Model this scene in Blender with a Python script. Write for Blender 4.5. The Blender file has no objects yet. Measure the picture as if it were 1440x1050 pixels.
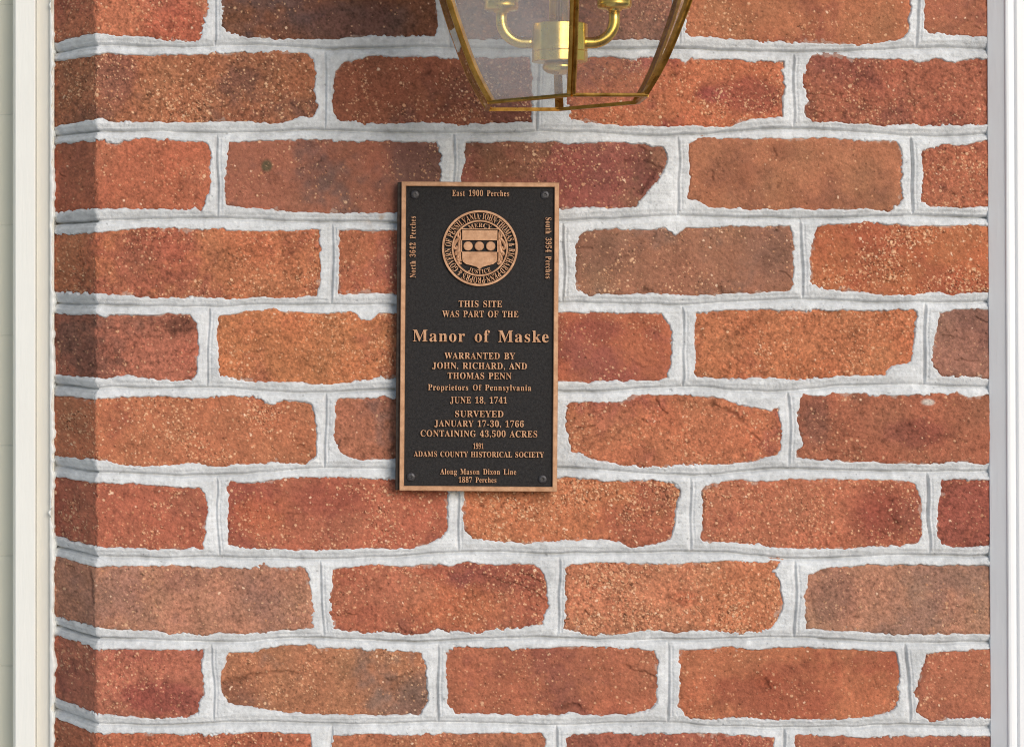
import bpy, bmesh, math, random
import numpy as np
from mathutils import Vector, Matrix
R = math.radians
rng = np.random.default_rng(7)
random.seed(7)
scene = bpy.context.scene
col = scene.collection

# ------------------------------------------------------------------ camera
K = 0.00065            # metres per photo pixel on the plane of the brick face
X0, Y0 = 580.0, 400.0  # photo pixel straight in front of the lens
D = 2.05               # lens to wall
ZC = 1.6               # lens height
cam_d = bpy.data.cameras.new("camera")
cam = bpy.data.objects.new("camera", cam_d); col.objects.link(cam)
cam.location = (0, -D, ZC); cam.rotation_euler = (R(90), 0, 0)
cam_d.sensor_width = 36; cam_d.lens = 36 * D / (1440 * K)
cam_d.shift_x = (720 - X0) / 1440; cam_d.shift_y = -(525 - Y0) / 1440
cam_d.clip_start = 0.05; cam_d.clip_end = 500
scene.camera = cam

# ------------------------------------------------------------------ light
SUN_DIR = Vector((0.44, -0.84, 0.35)).normalized()   # towards the sun
elev = math.asin(SUN_DIR.z); azim = math.atan2(SUN_DIR.x, SUN_DIR.y)
w = bpy.data.worlds.new("World"); scene.world = w; w.use_nodes = True
nt = w.node_tree; bg = nt.nodes["Background"]
sky = nt.nodes.new("ShaderNodeTexSky"); sky.sky_type = 'NISHITA'; sky.sun_disc = False
sky.sun_elevation = elev; sky.sun_rotation = azim
nt.links.new(sky.outputs[0], bg.inputs[0]); bg.inputs[1].default_value = 0.10
sd_ = bpy.data.lights.new("sun", 'SUN'); sd_.energy = 2.4; sd_.angle = R(32); sd_.color = (1.0, 0.965, 0.935)
sun = bpy.data.objects.new("sun", sd_); col.objects.link(sun)
sun.rotation_euler = SUN_DIR.to_track_quat('Z', 'Y').to_euler(); sun.location = (1.5, -4, 4)
scene.view_settings.view_transform = 'Standard'; scene.view_settings.look = 'None'
scene.view_settings.gamma = 1; scene.view_settings.exposure = 0.0
scene.cycles.filter_width = 1.0; scene.cycles.max_bounces = 8; scene.cycles.transparent_max_bounces = 24

# ------------------------------------------------------------------ helpers
def lin(c):
    return tuple(((v / 255) / 12.92 if v / 255 <= .04045 else ((v / 255 + .055) / 1.055) ** 2.4) for v in c)
def tag(o, label=None, cat=None, kind=None, group=None):
    if label: o["label"] = label
    if cat: o["category"] = cat
    if kind: o["kind"] = kind
    if group: o["group"] = group
    return o
def empty(name, loc, label=None, cat=None):
    o = bpy.data.objects.new(name, None); o.location = loc; col.objects.link(o)
    return tag(o, label, cat)
def link(name, me, mat, parent=None, smooth=False):
    o = bpy.data.objects.new(name, me); col.objects.link(o)
    if mat: me.materials.append(mat)
    if smooth:
        me.polygons.foreach_set('use_smooth', [True] * len(me.polygons))
    if parent: o.parent = parent
    return o
def mesh(name, vs, fs, mat, parent=None, smooth=False):
    me = bpy.data.meshes.new(name); me.from_pydata([tuple(v) for v in vs], [], fs); me.validate(); me.update()
    bm = bmesh.new(); bm.from_mesh(me); bmesh.ops.recalc_face_normals(bm, faces=bm.faces); bm.to_mesh(me); bm.free()
    return link(name, me, mat, parent, smooth)
class MB:
    def __init__(s): s.v = []; s.f = []
    def add(s, vs, fs):
        b = len(s.v); s.v += [tuple(v) for v in vs]; s.f += [tuple(i + b for i in f) for f in fs]; return s
    def box(s, a, b):
        (x0, y0, z0), (x1, y1, z1) = a, b
        return s.add([(x0,y0,z0),(x1,y0,z0),(x1,y1,z0),(x0,y1,z0),(x0,y0,z1),(x1,y0,z1),(x1,y1,z1),(x0,y1,z1)],
                     [(0,1,2,3),(4,5,6,7),(0,1,5,4),(1,2,6,5),(2,3,7,6),(3,0,4,7)])
    def lathe(s, prof, n=40, c=(0,0,0)):
        vs = []; fs = []; m = len(prof)
        for (r, z) in prof:
            for i in range(n):
                a = 2 * math.pi * i / n; vs.append((c[0] + r*math.cos(a), c[1] + r*math.sin(a), c[2] + z))
        for k in range(m - 1):
            for i in range(n):
                j = (i + 1) % n; fs.append((k*n+i, k*n+j, (k+1)*n+j, (k+1)*n+i))
        fs.append(tuple(range(n))); fs.append(tuple(range((m-1)*n, m*n)))
        return s.add(vs, fs)
    def tube(s, path, r, n=16):
        path = [Vector(p) for p in path]; vs = []; fs = []; prev = None
        for k, p in enumerate(path):
            t = (path[min(k+1, len(path)-1)] - path[max(k-1, 0)]).normalized()
            ref = prev if prev else (Vector((0,0,1)) if abs(t.z) < .9 else Vector((0,1,0)))
            u = t.cross(ref).normalized(); v = u.cross(t).normalized(); prev = v
            rr = r[k] if isinstance(r, (list, tuple)) else r
            for i in range(n):
                a = 2*math.pi*i/n; vs.append(p + (u*math.cos(a) + v*math.sin(a)) * rr)
        for k in range(len(path)-1):
            for i in range(n):
                j = (i+1) % n; fs.append((k*n+i, k*n+j, (k+1)*n+j, (k+1)*n+i))
        fs.append(tuple(range(n))); fs.append(tuple(range((len(path)-1)*n, len(path)*n)))
        return s.add(vs, fs)
    def sweep(s, sections, closed=True):          # list of rings with equal counts
        vs = []; fs = []; n = len(sections[0])
        for sec in sections: vs += sec
        for k in range(len(sections)-1):
            for i in range(n):
                j = (i+1) % n; fs.append((k*n+i, k*n+j, (k+1)*n+j, (k+1)*n+i))
        fs.append(tuple(range(n))); fs.append(tuple(range((len(sections)-1)*n, len(sections)*n)))
        return s.add(vs, fs)
    def build(s, name, mat, parent=None, smooth=False): return mesh(name, s.v, s.f, mat, parent, smooth)
def bevel(o, wdt, seg=2):
    m = o.modifiers.new('bevel', 'BEVEL'); m.width = wdt; m.segments = seg; m.limit_method = 'ANGLE'; m.angle_limit = R(35)
    return o

# ------------------------------------------------------------------ materials
def new_mat(name):
    m = bpy.data.materials.new(name); m.use_nodes = True
    return m, m.node_tree, m.node_tree.nodes["Principled BSDF"]
def noise(nt, scale, detail=4, rough=.6, vec=None):
    n = nt.nodes.new("ShaderNodeTexNoise"); n.inputs["Scale"].default_value = scale
    n.inputs["Detail"].default_value = detail; n.inputs["Roughness"].default_value = rough
    if vec is None:
        tc = nt.nodes.new("ShaderNodeTexCoord"); vec = tc.outputs["Object"]
    nt.links.new(vec, n.inputs["Vector"]); return n
def ramp(nt, src, stops):
    r = nt.nodes.new("ShaderNodeValToRGB"); e = r.color_ramp.elements
    e[0].position, e[0].color = stops[0][0], (*stops[0][1], 1); e[1].position, e[1].color = stops[-1][0], (*stops[-1][1], 1)
    for p, c in stops[1:-1]:
        q = e.new(p); q.color = (*c, 1)
    nt.links.new(src, r.inputs[0]); return r
def bump(nt, src, dist, strength=1.0, prev=None):
    b = nt.nodes.new("ShaderNodeBump"); b.inputs["Distance"].default_value = dist; b.inputs["Strength"].default_value = strength
    nt.links.new(src, b.inputs["Height"])
    if prev: nt.links.new(prev.outputs[0], b.inputs["Normal"])
    return b
def attr_mat(name, lo, hi, sc, bscale, bdist, rough):
    m, nt, p = new_mat(name)
    a = nt.nodes.new("ShaderNodeAttribute"); a.attribute_name = "tone"
    n = noise(nt, sc, 5, .7)
    r = ramp(nt, n.outputs[0], [(.3, (lo,)*3), (.7, (hi,)*3)])
    mx = nt.nodes.new("ShaderNodeMix"); mx.data_type = 'RGBA'; mx.blend_type = 'MULTIPLY'; mx.inputs[0].default_value = 1
    nt.links.new(a.outputs["Color"], mx.inputs[6]); nt.links.new(r.outputs[0], mx.inputs[7])
    nt.links.new(mx.outputs[2], p.inputs["Base Color"])
    b = bump(nt, noise(nt, bscale, 3, .7).outputs[0], bdist)
    nt.links.new(b.outputs[0], p.inputs["Normal"])
    p.inputs["Roughness"].default_value = rough; p.inputs["Specular IOR Level"].default_value = .25
    return m
M_brick = attr_mat("sanded_brick", .82, 1.18, 1100, 900, .0007, .9)
M_mortar = attr_mat("lime_mortar", .90, 1.08, 900, 1000, .0006, .95)
def paint(name, c, rough=.4):
    m, nt, p = new_mat(name)
    n = noise(nt, 9, 6, .65); r = ramp(nt, n.outputs[0], [(.3, tuple(v*.95 for v in c)), (.7, c)])
    nt.links.new(r.outputs[0], p.inputs["Base Color"])
    tc = nt.nodes.new("ShaderNodeTexCoord"); mp = nt.nodes.new("ShaderNodeMapping")
    mp.inputs["Scale"].default_value = (1, 1, .12); nt.links.new(tc.outputs["Object"], mp.inputs[0])
    b = bump(nt, noise(nt, 260, 3, .6, mp.outputs[0]).outputs[0], .0004, .6)
    nt.links.new(b.outputs[0], p.inputs["Normal"]); p.inputs["Roughness"].default_value = rough
    return m
M_white = paint("white_trim_paint", (.875, .885, .905))
M_cream = paint("cream_trim_paint", (.76, .735, .67))
M_offwhite = paint("warm_white_trim_paint", (.80, .81, .775))
M_siding = paint("pale_siding_paint", (.80, .77, .63), .6)
def metal(name, c1, c2, rough, sc=120, metallic=1.0, bd=.00012):
    m, nt, p = new_mat(name)
    n = noise(nt, sc, 5, .65); r = ramp(nt, n.outputs[0], [(.35, c1), (.65, c2)])
    nt.links.new(r.outputs[0], p.inputs["Base Color"])
    r2 = ramp(nt, noise(nt, sc*1.7, 4).outputs[0], [(.3, (rough*.75,)*3), (.7, (min(1, rough*1.3),)*3)])
    nt.links.new(r2.outputs[0], p.inputs["Roughness"]); p.inputs["Metallic"].default_value = metallic
    b = bump(nt, noise(nt, sc*6, 3).outputs[0], bd); nt.links.new(b.outputs[0], p.inputs["Normal"])
    return m
M_bronze = metal("cast_bronze", lin((174,128,94)), lin((206,160,124)), .5, 130, .2, .0002)
M_bronze_side = metal("dark_bronze_edge", lin((36,27,22)), lin((54,40,31)), .6, 160, .3)
M_field = metal("dark_pebbled_bronze", lin((32,30,30)), lin((50,47,47)), .7, 420, .1, .0009)
M_screw = metal("dark_screw", lin((60,58,60)), lin((84,82,84)), .45, 300, .5)
M_brass_old = metal("aged_brass", lin((158,112,48)), lin((206,158,80)), .34, 90, 1.0)
M_brass = metal("polished_brass", lin((216,184,88)), lin((238,210,118)), .3, 60, 1.0, .00003)
M_candle = paint("candle_sleeve", (.8, .77, .68))
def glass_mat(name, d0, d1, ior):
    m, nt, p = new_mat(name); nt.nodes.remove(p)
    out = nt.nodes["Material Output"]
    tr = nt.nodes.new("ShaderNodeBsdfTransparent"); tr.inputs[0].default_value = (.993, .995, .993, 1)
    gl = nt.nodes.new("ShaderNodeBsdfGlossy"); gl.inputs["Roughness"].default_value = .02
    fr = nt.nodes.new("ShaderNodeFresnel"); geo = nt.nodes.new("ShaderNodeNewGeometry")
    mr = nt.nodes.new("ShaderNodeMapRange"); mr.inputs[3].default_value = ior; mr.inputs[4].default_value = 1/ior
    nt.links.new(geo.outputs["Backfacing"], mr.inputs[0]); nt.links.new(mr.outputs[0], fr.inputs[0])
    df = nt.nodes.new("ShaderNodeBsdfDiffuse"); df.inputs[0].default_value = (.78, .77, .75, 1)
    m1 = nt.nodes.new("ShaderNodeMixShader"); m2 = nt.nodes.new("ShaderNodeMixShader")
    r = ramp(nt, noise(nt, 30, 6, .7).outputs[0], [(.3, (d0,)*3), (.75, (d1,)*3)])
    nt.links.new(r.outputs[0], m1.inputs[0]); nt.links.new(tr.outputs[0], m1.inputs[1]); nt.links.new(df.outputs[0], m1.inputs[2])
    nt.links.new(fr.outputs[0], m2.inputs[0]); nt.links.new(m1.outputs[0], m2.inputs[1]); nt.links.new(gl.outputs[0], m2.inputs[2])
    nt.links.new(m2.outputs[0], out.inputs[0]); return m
M_glass = glass_mat("clear_glass", .004, .02, 1.36)
M_reflection_veil = glass_mat("glass_painted_reflection", .14, .24, 1.5)  # pale diffuse veil that paints a reflection onto one pane
def ground_mat(name, a, b, sc):
    m, nt, p = new_mat(name)
    r = ramp(nt, noise(nt, sc, 6, .65).outputs[0], [(.3, a), (.7, b)]); nt.links.new(r.outputs[0], p.inputs["Base Color"])
    bb = bump(nt, noise(nt, sc*8, 4).outputs[0], .004); nt.links.new(bb.outputs[0], p.inputs["Normal"])
    p.inputs["Roughness"].default_value = .9; return m

# ------------------------------------------------------------------ brick data (photo pixels on the brick face)
# course, colour seen, speckle, second colour, its share, outline; outlines that start at -60 wrap round the corner
W_ = -60
B = []
def b(c, rgb, sp, rgb2, am, *pts): B.append((c, rgb, sp, rgb2, am, pts))
b(0,(188,102,66),.35,(170,84,60),.4, (W_,-45),(135,-44),(292,-45),(292,5),(287,30),(280,56),(240,57),(190,51),(137,48),(W_,46))
b(0,(132,76,50),.10,(100,72,66),.45, (314,-44),(612,-45),(611,0),(615,30),(612,49),(530,51),(460,54),(412,55),(367,53),(321,46),(315,35),(313,5))
b(0,(152,90,66),.2,(120,75,60),.3, (640,-45),(945,-44),(943,40),(935,56),(860,54),(760,52),(660,55),(642,50))
b(0,(182,102,64),.35,(150,75,55),.3, (968,-45),(1280,-45),(1281,10),(1278,45),(1263,56),(1226,61),(1171,62),(1080,58),(1010,53),(972,51),(966,44))
b(0,(176,96,64),.35,(150,80,60),.3, (1301,-45),(1440,-45),(1440,54),(1385,52),(1330,50),(1305,46),(1299,38))
b(1,(170,96,60),.6,(122,74,58),.45, (W_,76),(137,77),(200,78),(280,77),(380,74),(430,74),(440,82),(443,100),(442,140),(445,150),(442,162),(392,172),(280,172),(168,172),(140,168),(W_,170))
b(1,(154,82,54),.5,(120,66,52),.45, (487,86),(520,80),(640,81),(746,81),(748,172),(640,174),(475,172),(470,165),(466,145),(472,100))
b(1,(186,98,60),.5,(150,66,56),.4, (800,84),(862,81),(955,83),(962,92),(970,84),(1100,88),(1102,130),(1100,162),(1055,168),(1025,177),(992,179),(955,178),(880,176),(822,171),(801,165),(803,158),(796,140))
b(1,(168,88,60),.3,(140,72,56),.35, (1145,81),(1171,79),(1257,85),(1262,83),(1296,88),(1318,81),(1345,88),(1388,82),(1440,82),(1440,175),(1333,177),(1214,175),(1144,168),(1130,160),(1131,150),(1137,142),(1133,134),(1130,113),(1135,91))
b(2,(182,93,60),.2,(160,80,56),.4, (W_,197),(137,197),(165,200),(195,195),(290,200),(296,213),(294,259),(289,285),(282,293),(140,294),(W_,294))
b(2,(164,92,66),.18,(118,82,72),.4, (322,200),(405,197),(530,199),(615,200),(620,215),(619,262),(617,294),(560,299),(492,300),(405,297),(355,292),(320,289),(317,282),(318,250),(321,225))
b(2,(156,82,66),.35,(140,88,62),.5, (655,200),(790,201),(837,201),(892,202),(912,202),(920,207),(932,206),(939,217),(935,237),(920,257),(902,277),(895,289),(855,292),(787,295),(655,296),(650,250))
b(2,(178,104,68),.05,(150,88,62),.4, (970,205),(980,196),(1140,194),(1187,195),(1260,198),(1267,210),(1269,259),(1266,287),(1250,296),(1171,294),(1080,294),(997,291),(980,280),(967,280),(970,250))
b(2,(176,92,60),.55,(150,76,56),.3, (1299,213),(1327,204),(1354,206),(1386,197),(1440,196),(1440,292),(1386,291),(1348,293),(1312,290),(1296,283),(1299,250))
b(3,(184,100,60),.5,(160,78,56),.3, (W_,327),(140,329),(165,324),(220,321),(274,324),(360,324),(450,324),(450,370),(447,417),(430,416),(342,420),(280,419),(220,419),(152,413),(W_,410))
b(3,(182,96,60),.25,(160,84,66),.35, (477,325),(497,322),(507,324),(555,324),(770,323),(774,400),(768,414),(555,414),(476,414))
b(3,(160,98,70),.4,(136,94,76),.45, (817,330),(830,326),(880,321),(935,322),(950,331),(965,321),(1030,319),(1110,316),(1114,330),(1116,400),(1110,409),(1017,412),(955,415),(905,412),(825,415),(810,407),(809,350))
b(3,(186,98,56),.85,(168,80,50),.4, (1149,317),(1225,314),(1280,317),(1390,319),(1440,320),(1440,410),(1390,410),(1342,415),(1305,410),(1255,416),(1235,416),(1215,411),(1187,410),(1142,402),(1139,397),(1142,345))
b(4,(172,92,66),.18,(120,74,58),.35, (W_,442),(140,443),(183,443),(244,442),(268,443),(276,455),(279,489),(276,525),(268,535),(213,533),(180,527),(146,532),(W_,530))
b(4,(190,106,60),.45,(172,88,58),.4, (307,445),(342,439),(387,436),(430,442),(467,441),(492,436),(500,441),(507,449),(522,450),(532,442),(555,441),(608,440),(612,530),(555,532),(492,537),(450,541),(405,537),(355,537),(309,529),(307,500),(305,475))
b(4,(180,92,58),.3,(150,74,60),.4, (640,440),(787,440),(855,440),(930,441),(940,452),(945,475),(942,510),(940,531),(925,536),(880,535),(830,537),(787,536),(640,536))
b(4,(186,102,60),.4,(164,82,52),.3, (977,440),(1005,437),(1055,435),(1105,436),(1205,436),(1287,436),(1287,455),(1285,480),(1281,507),(1275,512),(1252,514),(1245,527),(1205,527),(1130,534),(1080,531),(1005,532),(980,531),(976,520),(977,470))
b(4,(158,100,78),.15,(134,84,68),.3, (1320,440),(1350,436),(1389,435),(1440,435),(1440,532),(1389,532),(1355,530),(1322,527),(1310,507),(1315,480))
b(5,(184,102,64),.75,(160,76,54),.3, (W_,560),(134,562),(171,558),(280,559),(322,557),(362,560),(375,569),(385,572),(400,565),(430,565),(440,572),(445,600),(445,642),(430,651),(367,650),(317,655),(300,656),(280,650),(189,654),(154,648),(134,647),(W_,648))
b(5,(170,96,66),.06,(130,88,74),.3, (471,565),(477,560),(555,560),(768,561),(770,646),(555,646),(530,646),(497,644),(480,637),(469,617),(472,587))
b(5,(184,100,62),.4,(160,80,62),.35, (797,569),(812,565),(855,565),(875,564),(887,556),(917,556),(1005,557),(1030,565),(1055,572),(1082,579),(1094,575),(1100,605),(1097,632),(1092,637),(1055,649),(955,655),(880,654),(830,645),(805,635),(802,630),(796,605))
b(5,(168,90,60),.2,(126,76,58),.35, (1124,565),(1130,555),(1162,559),(1172,554),(1340,555),(1365,559),(1391,556),(1440,556),(1440,650),(1391,650),(1292,651),(1155,647),(1121,642),(1120,632),(1129,627),(1121,592))
b(6,(176,90,62),.5,(156,72,54),.4, (W_,678),(142,679),(189,680),(282,686),(288,700),(290,725),(285,772),(213,773),(140,768),(W_,765))
b(6,(182,94,64),.5,(156,74,56),.5, (321,685),(324,677),(367,677),(400,672),(475,672),(530,674),(628,674),(630,700),(627,745),(620,757),(600,767),(552,772),(490,770),(440,774),(350,770),(320,766),(321,720))
b(6,(190,104,62),.8,(166,82,56),.35, (652,676),(780,674),(800,671),(855,676),(920,675),(945,679),(957,690),(952,712),(946,742),(942,757),(917,764),(887,767),(872,762),(855,759),(805,759),(740,762),(690,760),(665,755),(652,745))
b(6,(186,100,66),.8,(150,72,54),.5, (987,690),(1000,680),(1030,676),(1097,674),(1205,675),(1275,676),(1287,680),(1295,705),(1296,750),(1290,762),(1267,767),(1192,770),(1117,771),(1050,764),(992,760),(986,755),(990,712))
b(6,(168,84,58),.3,(146,70,54),.4, (1327,675),(1392,674),(1440,674),(1440,768),(1392,766),(1355,770),(1322,766),(1317,742),(1321,705))
b(7,(180,114,84),.25,(156,102,82),.35, (W_,795),(140,797),(200,795),(300,798),(360,798),(430,798),(436,825),(441,880),(405,885),(330,890),(280,890),(233,888),(140,882),(W_,880))
b(7,(176,90,60),.6,(140,68,58),.4, (470,801),(515,795),(565,796),(600,791),(630,796),(657,790),(690,795),(747,792),(762,802),(770,825),(771,852),(762,877),(740,881),(690,884),(660,890),(645,885),(630,887),(615,882),(600,890),(580,892),(547,887),(490,887),(467,884),(465,842))
b(7,(192,110,72),.85,(170,84,54),.3, (796,798),(830,792),(930,793),(1030,790),(1099,790),(1096,798),(1086,804),(1095,815),(1100,838),(1100,858),(1089,873),(1085,882),(1040,888),(1005,884),(942,889),(910,884),(880,889),(817,890),(795,883))
b(7,(178,114,84),.2,(152,104,84),.35, (1137,810),(1167,798),(1223,795),(1393,795),(1440,795),(1440,890),(1393,890),(1293,892),(1197,888),(1133,883),(1133,833))
b(8,(176,95,68),.3,(152,76,60),.45, (W_,910),(140,913),(233,913),(283,915),(287,967),(277,1003),(233,1010),(173,1007),(140,1003),(W_,1000))
b(8,(174,104,68),.5,(128,96,82),.35, (320,919),(340,917),(400,907),(442,907),(447,912),(530,913),(592,918),(599,938),(601,988),(590,1003),(555,1005),(505,1005),(405,1003),(355,995),(320,989),(311,972),(309,950))
b(8,(176,94,62),.2,(150,78,60),.4, (630,920),(640,909),(710,911),(720,915),(727,911),(800,910),(920,913),(925,928),(922,958),(924,988),(910,998),(880,1005),(820,1006),(800,1002),(780,1006),(640,1003),(628,990))
b(8,(184,100,62),.3,(160,76,50),.35, (956,913),(1030,910),(1080,913),(1140,910),(1257,917),(1265,933),(1263,993),(1247,1005),(1140,1013),(1055,1009),(970,1012),(960,1000),(954,993),(957,963))
b(8,(180,98,66),.35,(152,78,58),.4, (1303,918),(1392,913),(1440,913),(1440,1008),(1392,1008),(1307,1012),(1288,1000),(1287,973))
b(9,(178,92,60),.5,(150,70,52),.4, (W_,1030),(140,1031),(300,1033),(380,1029),(436,1031),(438,1125),(W_,1126))
b(9,(176,98,64),.3,(150,80,60),.3, (468,1033),(600,1031),(760,1030),(766,1040),(766,1126),(468,1126))
b(9,(168,86,62),.3,(140,74,56),.3, (797,1040),(806,1033),(890,1030),(1000,1033),(1088,1036),(1092,1126),(797,1126))
b(9,(178,96,66),.3,(150,80,60),.3, (1118,1034),(1200,1036),(1440,1034),(1440,1126),(1118,1126))
for (c, y0, y1, xs) in ((-1,-166,-68,(W_,442,470,770,800,1104,1132,1440)), (-2,-286,-190,(W_,290,318,618,646,944,970,1278,1304,1440)), (-3,-406,-310,(W_,442,472,768,798,1100,1130,1440)), (-4,-526,-430,(W_,288,316,616,644,944,970,1276,1304,1440)), (10,1148,1242,(W_,288,314,614,640,945,968,1280,1305,1440))):
    for i in range(0, len(xs), 2):
        b(c, random.choice(((176,92,62),(166,88,60),(184,100,64))), random.choice((.2,.5,.8)), (146,74,56), .4,
          (xs[i],y0),(xs[i+1],y0+1),(xs[i+1],y1),(xs[i],y1-1))
# local marks on brick faces: centre, radii, colour, strength
BLOT = [(375,233,8,9,(104,92,66),.95),(590,230,45,60,(112,82,76),.7),(480,30,90,30,(104,80,76),.6),(905,240,30,40,(112,62,54),.6),
        (255,455,26,14,(100,58,44),.8),(1240,725,50,45,(146,70,54),.75),(1050,850,60,60,(190,110,66),.5),(640,850,70,35,(190,110,66),.5),
        (715,810,60,22,(142,76,60),.6),(540,825,70,30,(176,110,80),.5),(585,985,40,40,(124,96,84),.8),(330,985,40,30,(110,70,58),.5),
        (840,350,50,30,(132,92,74),.5),(1085,350,40,50,(136,96,80),.5),(960,840,20,10,(170,84,50),.5),(1080,960,40,25,(150,72,44),.6),
        (1175,840,30,40,(130,90,78),.5),(160,110,30,50,(136,84,70),.7),(700,240,45,40,(140,86,58),.6),(830,250,70,30,(140,72,62),.6),
        (360,720,60,40,(186,102,62),.5),(460,700,60,30,(160,78,60),.6),(700,470,60,30,(150,74,64),.5),(830,465,50,20,(150,74,64),.6),
        (1130,520,40,20,(180,98,56),.4),(1290,610,40,20,(138,72,60),.6),(1145,590,22,40,(128,84,70),.6),(1050,135,50,25,(146,66,58),.6),
        (1003,135,20,10,(140,60,60),.6),(250,30,50,40,(178,82,60),.6),(1305,565,9,5,(205,200,190),.9),(1095,570,16,10,(170,110,66),.5),
        (1100,215,24,12,(140,86,62),.4),(1035,245,30,40,(142,84,58),.5),(230,980,50,20,(140,66,58),.7),(260,815,30,20,(140,92,78),.5)]
# small dark pits / cracks (polyline, width, depth mm)
CRACK = [([(1003,241),(1001,252)],3,1.2),([(1095,255),(1093,262)],3,1.2),([(1088,210),(1090,217)],3.5,1.4),([(882,228),(886,226)],5,1.8),
         ([(905,226),(918,232),(934,240)],3,1.5),([(922,240),(905,262),(898,272)],3,1.6),([(900,205),(912,214),(906,230)],2.5,1.2),
         ([(923,560),(928,572),(938,583)],2,1.6),([(1000,567),(1020,575),(1045,590)],4,1.6),([(1050,605),(1060,612),(1070,620)],2.4,1.2),
         ([(312,962),(360,947),(400,945),(415,948)],3,1.4),([(315,955),(340,960)],2.5,1.2),([(1078,958),(1082,967)],5,2),
         ([(880,938),(905,944),(918,950)],2.4,1.4),([(1135,133),(1165,135),(1185,132)],1.8,1.2),([(1135,152),(1160,160)],2,1),
         ([(810,601),(835,600)],2,1.2),([(812,350),(832,349)],2,1.4),([(155,505),(175,492),(190,482)],1.6,1),([(245,500),(262,498),(275,491)],1.6,1.2),
         ([(235,512),(242,508)],1.6,1),([(1255,722),(1260,735)],3,1.4),([(1248,703),(1262,702)],2.4,1.2),([(1230,745),(1252,752)],1.6,.9),
         ([(90,105),(95,115)],3,1.2),([(102,105),(103,113)],2,1),([(88,350),(95,372)],2,1),([(92,382),(98,372)],2,1),
         ([(118,805),(124,830),(130,845)],4,1.6),([(112,800),(118,815)],2.5,1.2),([(730,800),(750,815),(765,820)],2,1.4),([(742,830),(768,842)],2,1.3),
         ([(700,815),(715,820),(730,822)],2,1.2),([(560,880),(580,890)],3,1.4),([(1160,632),(1185,638)],1.6,.9),([(1200,630),(1210,632)],4,1.2),
         ([(1275,596),(1278,599)],4,1.4),([(395,700),(385,712)],2,.8),([(420,626),(424,630)],3,1.3),([(385,617),(388,620)],3,1.3),([(1140,835),(1143,850)],4,1.2),
         ([(1392,455),(1370,448)],2,1.3),([(1325,470),(1340,474)],3,1.4),([(1345,505),(1375,508)],1.6,1),([(905,405),(912,410)],4,1.8),([(1012,404),(1016,410)],4,1.8),([(1092,317),(1092,324)],3,1.6),
         ([(210,50),(216,54)],8,1.2),([(790,995),(812,993),(822,1000)],4,1.8)]

for q in B:                                     # chance pits and fire cracks of hand made bricks
    xs = [p[0] for p in q[5]]; ys = [p[1] for p in q[5]]; x0, x1, y0, y1 = max(min(xs), -20)+15, max(xs)-15, min(ys)+12, max(ys)-12
    for k in range(random.choice((0,1,2,2,3,4))):
        x, y = random.uniform(x0, x1), random.uniform(y0, y1)
        CRACK.append(([(x, y), (x+random.uniform(1,5), y+random.uniform(-3,3))], random.uniform(1.4,3.6), random.uniform(.6,1.7)))
    for k in range(random.choice((0,0,1,1,2))):
        x, y = random.choice((random.uniform(x0, x0+50), random.uniform(x1-50, x1))), random.uniform(y0, y1); a = random.uniform(-.6,.6); pl = [(x, y)]
        for j in range(random.randint(2,5)): a += random.uniform(-.5,.5); x += 7*math.cos(a); y += 7*math.sin(a); pl.append((x, y))
        CRACK.append((pl, random.uniform(1.1,1.9), random.uniform(.6,1.2)))
# ------------------------------------------------------------------ wall height field
U0, U1, V0, V1 = -30, 1420, -515, 1215
STEP = 1.0
us = np.concatenate([np.arange(U0, 128, 2.1), np.arange(128, U1 + .5, STEP)]); vs_ = np.arange(V0, V1 + .5, STEP)
NU, NV = len(us), len(vs_)
UU, VV = np.meshgrid(us, vs_)
ix = lambda x: int(np.searchsorted(us, x))
def gn(sig, sy=None):
    sy = sy or sig
    f = np.fft.rfft2(rng.standard_normal((NV, NU)).astype(np.float32))
    fy = np.fft.fftfreq(NV)[:, None]; fx = np.fft.rfftfreq(NU)[None, :]
    f *= np.exp(-2 * np.pi**2 * ((fx*sig)**2 + (fy*sy)**2))
    o = np.fft.irfft2(f, s=(NV, NU)); return (o / o.std()).astype(np.float32)
def sm(x, a, c): t = np.clip((x - a) / (c - a), 0, 1); return t*t*(3 - 2*t)
wx = .6*gn(1.6) + .8*gn(6); wy = .5*gn(1.6) + .6*gn(5) + .6*gn(16)
PU, PV = UU + wx, VV + wy
S = np.full((NV, NU), 60., np.float32); ID = np.zeros((NV, NU), np.int32)
def poly_sd(px, py, pts):
    n = len(pts); d = np.full(px.shape, 1e9); ins = np.zeros(px.shape, bool)
    for i in range(n):
        (x1, y1), (x2, y2) = pts[i], pts[(i+1) % n]
        ex, ey = x2-x1, y2-y1; t = np.clip(((px-x1)*ex + (py-y1)*ey) / (ex*ex+ey*ey+1e-9), 0, 1)
        d = np.minimum(d, (px-x1-t*ex)**2 + (py-y1-t*ey)**2)
        if y1 != y2:
            c_ = (y1 > py) != (y2 > py); ins ^= c_ & (px < (x2-x1)*(py-y1)/(y2-y1) + x1)
    return np.where(ins, -1, 1) * np.sqrt(d)
for k, (c, rgb, sp, rgb2, am, pts) in enumerate(B):
    xs = [p[0] for p in pts]; ys = [p[1] for p in pts]
    i0, i1 = ix(min(xs)-40), ix(max(xs)+40)
    j0, j1 = max(0, int((min(ys)-40-V0)/STEP)), min(NV, int((max(ys)+40-V0)/STEP)+1)
    if i1 <= i0 or j1 <= j0: continue
    sl = (slice(j0, j1), slice(i0, i1))
    d = poly_sd(PU[sl], PV[sl], pts); mk = d < S[sl]
    S[sl] = np.where(mk, d, S[sl]); ID[sl] = np.where(mk, k, ID[sl])
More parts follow.
